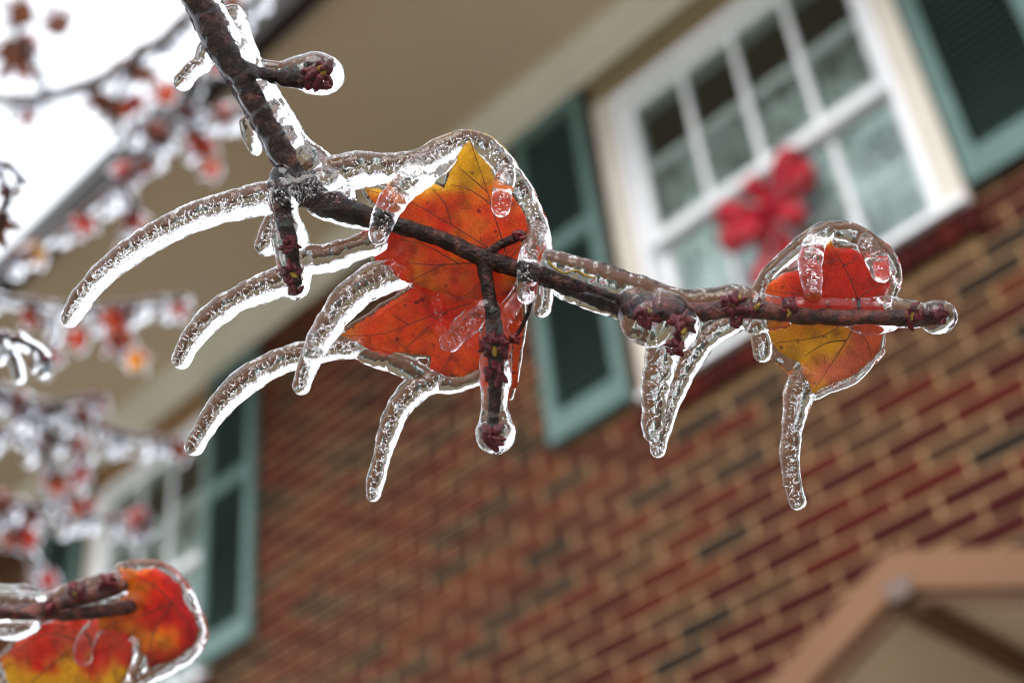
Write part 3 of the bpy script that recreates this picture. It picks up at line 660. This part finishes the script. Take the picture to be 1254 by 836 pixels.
runs = [
 # upright part of the branch
 (G, [(75, -420, 60, 27), (160, -200, 30, 25), (224, -45, -2, 23), (248, 0, -5, 23), (273, 50, -6, 22.5), (304, 100, -6, 21.5), (333, 150, -5, 21.5), (356, 188, -4, 23), (382, 212, 0, 24)]),
 (G, [(285, 20, 2, 14), (300, 60, 2, 14), (318, 96, 2, 13), (348, 150, 2, 15), (372, 185, 2, 17), (398, 207, 4, 19)]),
 (I, [(252, 62, 0, 12), (249, 78, -2, 12), (236, 86, -3, 11), (224, 100, -3, 11.5)]),
 (G, [(300, 150, 0, 7), (307, 168, 0, 10), (313, 182, 0, 9)]),
 # side bud
 (G, [(300, 78, 0, 13), (325, 86, -3, 13), (350, 90, -5, 15)]), (G, [(352, 90, -5, 15), (372, 89, -6, 21), (392, 91, -6, 25), (397, 92, -6, 25)]),
 # node and long icicle
 (G, [(348, 218, -14, 17), (366, 232, -18, 20), (395, 238, -14, 20), (420, 240, -6, 17)]),
 (I, [(400, 226, -14, 20), (356, 236, -20, 21), (300, 248, -12, 19), (250, 262, -4, 18), (200, 284, -4, 17), (155, 312, -3, 15.5), (122, 340, -3, 14.5), (100, 366, -2, 13.5), (86, 390, -2, 11.5)]),
 (G, [(360, 228, 0, 24), (400, 216, 4, 23), (440, 208, 8, 21), (480, 206, 14, 18), (520, 196, 20, 17), (548, 180, 22, 16), (574, 172, 24, 14), (600, 184, 24, 14), (622, 210, 24, 14), (644, 245, 24, 14), (660, 280, 22, 13), (662, 310, 16, 12)]),
 (G, [(392, 246, 3, 20), (430, 262, 3, 18), (455, 270, 6, 14)]),
 (G, [(352, 236, 2, 20), (348, 262, 0, 18), (354, 290, -2, 22), (360, 320, -3, 22), (362, 348, -3, 17)]),
 (I, [(342, 262, 0, 11), (332, 280, -1, 13), (326, 300, -2, 14)]),
 (G, [(370, 318, -2, 20), (400, 316, 4, 17), (430, 306, 10, 16), (462, 294, 18, 15), (480, 285, 22, 12)]),
 (I, [(362, 340, -3, 19), (330, 350, -4, 18), (295, 364, -4, 17), (262, 386, -4, 16), (236, 414, -3, 14.5), (222, 440, -3, 12)]),
 # icicles below the big leaf
 (I, [(486, 335, 18, 20), (455, 345, 6, 22), (425, 368, -4, 20), (400, 402, -14, 17), (380, 440, -18, 13.5), (369, 472, -18, 11)]),
 (I, [(440, 424, 34, 13), (400, 428, 34, 16), (350, 440, 30, 17), (305, 463, 24, 16.5), (268, 498, 20, 15), (248, 528, 18, 13), (238, 546, 18, 11.5)]),
 (G, [(418, 416, 36, 10), (445, 432, 36, 11), (480, 443, 40, 13), (500, 450, 41, 14), (515, 460, 42, 15), (550, 472, 44, 11), (585, 462, 44, 10), (602, 446, 42, 9)]),
 (I, [(530, 466, 42, 16), (505, 480, 38, 17), (485, 506, 36, 15), (471, 545, 34, 12.5), (461, 585, 34, 11), (457, 606, 34, 9.5)]),
 # drip in front of the leaf
 (I, [(545, 192, 14, 15), (515, 212, 2, 19), (490, 234, -12, 18), (472, 262, -24, 15), (464, 288, -28, 12.5)]),
 (I, [(620, 212, 12, 11), (616, 230, 0, 12.5), (613, 254, -4, 12)]),
 (I, [(660, 284, 14, 13), (652, 303, -10, 14), (647, 330, -23, 13.5), (645, 360, -22, 12.5)]),
 (I, [(668, 345, 4, 13), (667, 362, 2, 13), (664, 378, 2, 12)]),
 (G, [(650, 318, 10, 11), (672, 335, 6, 13), (690, 350, 4, 12)]),
 (I, [(535, 362, 30, 9), (538, 380, 28, 9.5), (541, 408, 26, 9.5)]),
 (I, [(596, 378, -4, 14), (578, 392, -4, 15.5), (560, 408, -4, 14.5), (551, 418, -4, 13)]),
 (G, [(640, 350, 14, 10), (628, 372, 6, 10), (612, 392, -4, 12)]),
 (G, [(604, 385, -8, 13), (607, 420, -9, 20), (607, 452, -9, 20), (606, 485, -9, 17), (606, 510, -9, 19), (607, 528, -9, 23.5), (607, 531, -9, 23.5)]),
 (G, [(628, 470, 30, 6), (628, 440, 30, 6), (634, 400, 26, 7)]),
 # to the right
 (G, [(672, 322, 6, 16), (710, 332, 4, 19), (745, 345, 2, 19), (780, 355, 2, 18), (820, 366, 2, 16), (860, 374, 0, 19), (900, 370, 0, 21), (940, 378, 0, 17), (1000, 380, -1, 17), (1050, 382, -1, 17), (1090, 382, -1, 20), (1112, 384, -1, 19), (1135, 387, -1, 17)]),
 (G, [(690, 356, 2, 12), (740, 372, 2, 13), (775, 380, 0, 16)]),
 (G, [(1146, 388, -1, 21), (1151, 388, -1, 20.5)]),
 (G, [(1050, 398, -1, 9), (1066, 398, -1, 12), (1090, 397, -1, 9)]), (G, [(905, 388, 0, 12), (925, 395, 0, 13), (960, 392, 0, 10)]),
 (G, [(775, 372, -4, 22), (790, 388, -10, 34), (810, 392, -11, 38), (824, 400, -11, 34)]),
 (I, [(818, 410, -9, 24), (810, 440, -10, 21), (804, 470, -10, 18.5), (801, 500, -10, 15.5), (800, 530, -10, 12.5)]),
 (I, [(905, 392, 0, 13), (878, 404, 0, 16), (852, 428, -2, 16), (832, 465, -4, 13.5), (818, 505, -6, 11.5), (808, 532, -8, 11.5), (806, 551, -8, 10.5)]),
 # right leaf
 (G, [(925, 362, 20, 8), (938, 338, 22, 9), (962, 316, 22, 10), (986, 296, 20, 11), (1008, 284, 20, 12), (1036, 283, 22, 12), (1064, 297, 22, 12), (1086, 318, 22, 12), (1096, 345, 20, 9), (1084, 368, 16, 9)]),
 (I, [(1008, 284, 14, 13), (996, 300, -4, 14.5), (992, 322, -12, 14), (994, 345, -16, 12.5), (995, 360, -18, 11.5)]),
 (I, [(1062, 298, 10, 12), (1072, 315, 0, 14), (1079, 333, -5, 13.5)]),
 (I, [(926, 402, 10, 10), (932, 418, 8, 11.5), (933, 432, 8, 11)]),
 (G, [(950, 436, 24, 7), (972, 452, 24, 9), (990, 484, 24, 7), (1016, 477, 24, 5), (1042, 467, 24, 5), (1062, 451, 24, 4.5), (1079, 430, 24, 4)]),
 (I, [(984, 460, 24, 18), (978, 486, 22, 18), (971, 520, 20, 14), (967, 556, 20, 12), (970, 588, 20, 11), (976, 614, 20, 10.5)]),
]
ice_skin(br, runs, sheets, 0.00034)
air_bubbles(br, [r_ for r_ in runs if r_[0] == I] + runs[6:9] + runs[10:11], 135)

bs = []
rb_ = random.Random(21)
def cluster(cx, cy, n, sp, dz, s, green=1, sq=1.0):
    n = int(n*2.1); s *= 0.98
    for i in range(n):
        a = rb_.uniform(0, 2*math.pi); q = sp*math.sqrt(rb_.random())
        bs.append((cx+q*math.cos(a), cy+q*math.sin(a)*sq, dz+rb_.uniform(-8, 4), s*rb_.uniform(.6, 1.25), math.degrees(a)+rb_.uniform(-70, 70), 0))
    for i in range(green): bs.append((cx+rb_.uniform(-.4, .4)*sp, cy+rb_.uniform(-.4, .4)*sp, dz-4, s*.8, None, 1))
cluster(388, 92, 11, 17, -8, 11.5, 2)
cluster(354, 300, 6, 9, -6, 9.5, 1); cluster(356, 335, 7, 11, -6, 10, 1); cluster(362, 352, 4, 7, -6, 9, 0)
cluster(605, 425, 9, 16, -14, 12, 1); cluster(606, 456, 6, 11, -13, 11, 0); cluster(604, 532, 8, 11, -11, 10.5, 1)
cluster(795, 384, 8, 13, -16, 11.5, 1); cluster(832, 402, 8, 14, -16, 11.5, 1); cluster(826, 424, 5, 9, -16, 11, 0)
cluster(897, 372, 8, 14, -4, 11, 3); cluster(925, 376, 4, 9, -4, 10, 1); cluster(965, 380, 6, 11, -4, 10, 2); cluster(900, 395, 3, 6, -4, 10, 0)
cluster(1118, 388, 7, 10, -5, 9.5, 1, 1.5); cluster(1150, 386, 7, 8, -5, 9, 0); cluster(637, 288, 5, 6, -9, 8, 0); cluster(630, 415, 3, 5, -9, 9, 0)
buds(br, bs)

# ------------------------------------------------------------------ branches out of focus
def maple_outline(cx, cy, s, rot):
    pr = [(90, 1.0), (80, .80), (74, .62), (66, .50), (55, .60), (46, .72), (38, .84), (31, .66), (22, .46), (8, .46), (-8, .52), (-22, .34), (-50, .30), (-80, .36)]
    full = pr+[(180-a, q) for a, q in pr[::-1][0:-1]]
    return [(cx+s*q*math.cos(math.radians(a+rot)), cy-s*q*math.sin(math.radians(a+rot))) for a, q in full]
def small_leaf(parent, cx, cy, s, rot, base, cols, seed, tilt=0.4):
    r = random.Random(seed); tx, ty = r.uniform(-tilt, tilt), r.uniform(-tilt, tilt)
    f = lambda x, y: (x-cx)*tx+(y-cy)*ty+0.004*((x-cx)**2-(y-cy)**2)
    c = lambda x, y: mixc(cols[0], cols[1], 0.5+1.3*nz(x, y, .05, seed))
    return leaf(parent, maple_outline(cx, cy, s, rot), f, c, [[(cx-s*.3*math.sin(math.radians(rot)), cy+s*.3*math.cos(math.radians(rot))), (cx+s*.9*math.cos(math.radians(90+rot)), cy-s*.9*math.sin(math.radians(90+rot)))]], base, grid=max(5, s*.22), seed=seed, th=0.5, vr=.9)
def far_branch(label, base, twigs, leaves, drops, loc, seed, ice=1.55):
    b = thing('iced_maple_branch', label, 'branch', loc, None); r = random.Random(seed)
    if base > .7: base *= 1.8
    k = base/FPX
    for path in twigs:
        path = [(a_, b_, c_, d_*.42) for a_, b_, c_, d_ in path]
        twig(b, 'twig', path, base, 8, 0.15, 5)
        q = cr([tuple(map(float, p)) for p in path], 5)
        m = MB().tube([EYE+ray(a[0], a[1]+1.0)*(base+a[2]*k) for a in q], [k*(a[3]*1.7*ice+2.5)*(1+.35*noise.noise(Vector((i*.28, seed, 0)))) for i, a in enumerate(q)], 10)
        m.build('ice_glaze', M['ice_far'], b, True)
        n = int(len(q)*drops*1.35)
        for _ in range(n):
            a = r.choice(q); ln = r.uniform(4, 20); w = r.uniform(5, 11.5)
            ax, ay = a[0]+r.uniform(-4, 4), a[1]+r.uniform(0, 4)
            dr = r.uniform(-.5, .2)
            pts = [EYE+ray(ax+dr*ln*t, ay+ln*t)*(base+(a[2]+r.uniform(-3, 3))*k) for t in (0, .35, .7, 1)]
            MB().tube(pts, [k*w*.6, k*w*.7, k*w*.9, k*w], 9).build('ice_drop', M['ice_far'], b, True)
            if r.random() < .2:
                o = link('bud', bud_mesh('bud'), None, None); o.scale = (k*10,)*3; o.location = EYE+ray(ax, ay)*(base+(a[2]-4)*k)
                o.rotation_euler = (r.uniform(0, 6), r.uniform(0, 6), 0); o.parent = b; o.matrix_parent_inverse = Matrix.Translation(-Vector(b.location))
    if leaves and base > .8:
        leaves = list(leaves)
        for path in twigs:
            for _ in range(2):
                a = r.choice(path[1:]); leaves.append((a[0]+r.uniform(-14, 14), a[1]+r.uniform(4, 16), r.uniform(11, 17), r.uniform(120, 240), r.choice([RO, RR, PK, RO, leaves[0][4]])))
    for i, (cx, cy, s, rot, cols) in enumerate(leaves):
        s *= 1.6 if cols is BN else 1.4
        o, ol = small_leaf(b, cx, cy, s, rot, base, cols, seed*10+i)
        rim = [(x, y, 2.0, 2.6) for x, y in offset(ol[::3], 1.5)]
        rim.append(rim[0]); q = cr(rim, 6)
        MB().tube([EYE+ray(a[0], a[1])*(base) for a in q], [k*a[3]*(1+.5*noise.noise(Vector((j*.3, i, 9)))) for j, a in enumerate(q)], 8).build('ice_rim', M['ice_far'], b, True)
    return b
RO, RR, YO, BN, PK = (RED, ORG), ((0.55, .012, .02), RED), (YEL, ORG), ((0.22, .06, .03), (0.38, .12, .05)), (PNK, RED)

# nearest of them: an iced twig with a folded red and orange leaf pair
nb = thing('iced_maple_branch', 'soft-focus iced twig carrying a large red and orange leaf folded over a yellow one', 'branch', P(-260, 760, 0, 0.46))
NB = 0.46
twig(nb, 'twig', [(-260, 765, 0, 12), (-60, 745, 0, 11), (40, 747, 0, 10), (110, 748, 0, 9), (160, 742, 4, 7)], NB, m=M['shoot'])
twig(nb, 'side_twig', [(60, 745, 0, 8), (95, 732, -4, 8), (135, 722, -5, 7), (150, 716, -5, 6)], NB, m=M['shoot'])
def dN(x, y): return 14+0.10*(x-190)-0.0020*(x-200)**2*0.5+0.02*(y-750)+4*nz(x, y, .02, 8)
def dM(x, y): return 30-0.0008*(x-80)**2+4*nz(x, y, .02, 3)
def cN(x, y):
    t = nz(x, y, .03, 41)+.5*nz(x, y, .08, 42); c = mixc(AMB, ORG, .4+t); c = mixc(c, RED, (x-0.25*(y-690)-160+34*t)/18); c = mixc(c, (0.70, 0.008, 0.015), (x-0.2*(y-690)-186+20*t)/22); return mixc(c, DRK, (y-760+40*t)/40*.5)
def cM(x, y):
    t = nz(x, y, .03, 51)+.5*nz(x, y, .08, 52); c = mixc(RED, PNK, .3+.8*t); return mixc(c, YEL, (y-808+30*t)/18)
_, oN = leaf(nb, [(146, 694), (166, 698), (190, 694), (203, 702), (222, 716), (226, 736), (238, 752), (245, 770), (240, 790), (228, 794), (218, 806), (200, 812), (184, 818), (176, 800), (168, 780), (150, 772), (120, 768), (122, 752), (140, 738), (156, 728), (150, 712)],
   dN, cN, [[(212, 738), (190, 770), (180, 812)], [(212, 738), (180, 750), (130, 764)], [(212, 738), (188, 716), (150, 698)], [(212, 738), (232, 765)]], NB, seed=8)
_, oM = leaf(nb, [(0, 806), (22, 785), (48, 766), (70, 757), (100, 752), (130, 756), (158, 768), (164, 790), (160, 812), (150, 840), (120, 870), (70, 880), (30, 860), (10, 835)], dM, cM, [[(140, 756), (80, 800), (20, 850)], [(120, 772), (110, 830), (100, 870)], [(100, 785), (60, 775), (20, 795)]], NB, seed=9)
shN = [sheet(offset(oN[::2], 5), 14, dN, 6, NB)[0], sheet(offset(oM[::2], 4), 14, dM, 6, NB)[0]]
runsN = [(G, [(-260, 760, 0, 18), (-60, 742, 0, 18), (40, 744, 0, 16), (110, 742, 0, 15), (165, 738, 4, 12)]), (G, [(60, 740, -2, 13), (95, 728, -5, 16), (130, 718, -5, 16), (150, 712, -4, 13)]),
 (I, [(-60, 725, -8, 14), (0, 730, -10, 15), (35, 733, -10, 15), (52, 745, -10, 12)]), (G, [(-30, 765, 0, 10), (10, 772, 0, 11), (40, 768, 0, 9)]),
 (I, [(125, 760, 6, 10), (110, 775, 0, 11), (102, 792, -4, 12), (102, 804, -4, 11)]), (G, [(148, 700, 8, 7), (150, 725, 8, 7), (132, 750, 8, 7), (112, 772, 6, 7)]),
 (G, [(148, 694, 10, 6), (190, 690, 12, 5), (225, 715, 14, 5), (247, 765, 14, 6), (243, 792, 14, 6), (215, 815, 14, 8), (180, 830, 16, 9), (150, 850, 18, 9)]), (G, [(170, 775, 12, 6), (178, 800, 12, 8), (168, 825, 14, 9)]), (G, [(0, 808, 28, 8), (-20, 830, 28, 10), (20, 850, 28, 10)])]
ice_skin(nb, runsN, shN, 0.00055, NB)
bs = []; cluster(95, 722, 6, 10, -10, 10, 1); cluster(132, 712, 6, 10, -10, 10, 0); cluster(60, 742, 4, 8, -10, 10, 0); buds(nb, bs, NB)

far_branch('small soft-focus iced twig tip with dark red buds and no leaves', 0.52, [[(-220, 380, 0, 10), (-40, 408, 0, 8), (15, 415, 0, 7), (45, 428, 0, 6), (56, 445, 0, 5)], [(0, 415, 0, 5), (18, 440, 0, 5), (24, 462, 0, 4)]], [], 0.22, P(-220, 380, 0, .52), 32, 1.9)
far_branch('thin iced twig curling up against the white sky with one brown withered leaf', 0.62, [[(-200, 150, 0, 10), (-20, 195, 0, 7), (18, 210, 0, 6), (28, 225, 0, 5)], [(-10, 200, 0, 5), (10, 235, 0, 5), (5, 262, 0, 5), (-5, 290, 0, 4)]], [(-8, 268, 24, 200, BN)], 0.10, P(-200, 150, 0, .62), 33)
far_branch('far iced branch crossing the white sky with mostly brown withered leaves', 1.10, [[(330, -260, 0, 13), (290, -60, 0, 11), (215, 40, 0, 9), (169, 70, 0, 9), (118, 104, 0, 9), (36, 124, 0, 8), (-40, 122, 0, 8)], [(60, 120, 0, 5), (40, 70, 0, 4), (20, 35, 0, 3)], [(170, 70, 0, 5), (150, 110, 0, 4), (140, 160, 0, 4)]],
   [(72, 34, 22, 20, BN), (22, 60, 30, 150, BN), (30, 20, 24, 60, BN), (140, 130, 20, 190, BN), (286, 8, 20, 40, BN), (175, 85, 18, 200, BN), (125, 120, 18, 120, BN)], 0.16, P(330, -260, 0, 1.1), 34)
far_branch('far iced twig hanging by the gutter with small scarlet leaves and many drops', 0.95, [[(420, -200, 0, 10), (330, -20, 0, 7), (250, 70, 0, 6), (225, 130, 0, 6), (180, 190, 0, 6), (130, 240, 0, 5), (80, 280, 0, 5), (20, 318, 0, 4)], [(240, 90, 0, 5), (235, 150, 0, 4), (250, 190, 0, 4)], [(225, 130, 0, 4), (195, 150, 0, 4), (160, 155, 0, 3)], [(150, 215, 0, 4), (165, 260, 0, 4), (150, 290, 0, 3)], [(225, 130, 0, 4), (280, 140, 0, 4), (330, 125, 0, 3)]],
   [(246, 176, 22, 185, RO), (157, 206, 20, 150, RR), (104, 268, 18, 170, RO), (160, 268, 18, 220, PK), (46, 306, 19, 140, YO), (205, 120, 20, 30, PK), (270, 140, 18, 260, PK), (195, 170, 16, 20, PK)], 0.34, P(420, -200, 0, .95), 35)
far_branch('far iced twig with bright orange and red leaves hanging under the wide eave', 0.85, [[(-260, 350, 0, 10), (-40, 362, 0, 7), (40, 372, 0, 6), (110, 378, 0, 5), (170, 372, 0, 5), (228, 366, 0, 4)], [(110, 378, 0, 4), (140, 405, 0, 4), (150, 440, 0, 3)], [(40, 372, 0, 4), (70, 400, 0, 4), (60, 430, 0, 3)]],
   [(143, 386, 24, 160, RO), (164, 436, 18, 215, YO), (100, 412, 18, 120, PK)], 0.26, P(-260, 350, 0, .85), 36)
far_branch('far iced twig thickly beaded with drops, small leaves between them, below the eave', 0.92, [[(-260, 430, 0, 10), (-40, 468, 0, 8), (60, 500, 0, 7), (140, 530, 0, 6), (222, 542, 0, 4)], [(-20, 475, 0, 6), (50, 520, 0, 5), (110, 560, 0, 4)], [(-40, 520, 0, 6), (30, 540, 0, 5), (70, 575, 0, 4)], [(60, 500, 0, 5), (95, 490, 0, 4), (130, 485, 0, 3)]],
   [(25, 495, 15, 40, PK), (92, 540, 15, 200, PK)], 0.55, P(-260, 430, 0, .92), 37, 1.8)
far_branch('far iced twig with pink-red and yellow leaves before the narrow window', 0.98, [[(-260, 560, 0, 10), (-40, 600, 0, 7), (40, 622, 0, 6), (110, 636, 0, 5), (182, 636, 0, 4)], [(-20, 605, 0, 5), (20, 650, 0, 5), (45, 690, 0, 4)], [(40, 622, 0, 4), (70, 605, 0, 4), (100, 600, 0, 3)]],
   [(172, 632, 21, 150, ((0.62, .03, .03), RED)), (88, 603, 21, 30, YO), (28, 650, 20, 200, PK), (10, 615, 20, 100, (PNK, ORG)), (40, 665, 15, 60, PK)], 0.38, P(-260, 560, 0, .98), 38, 1.7)
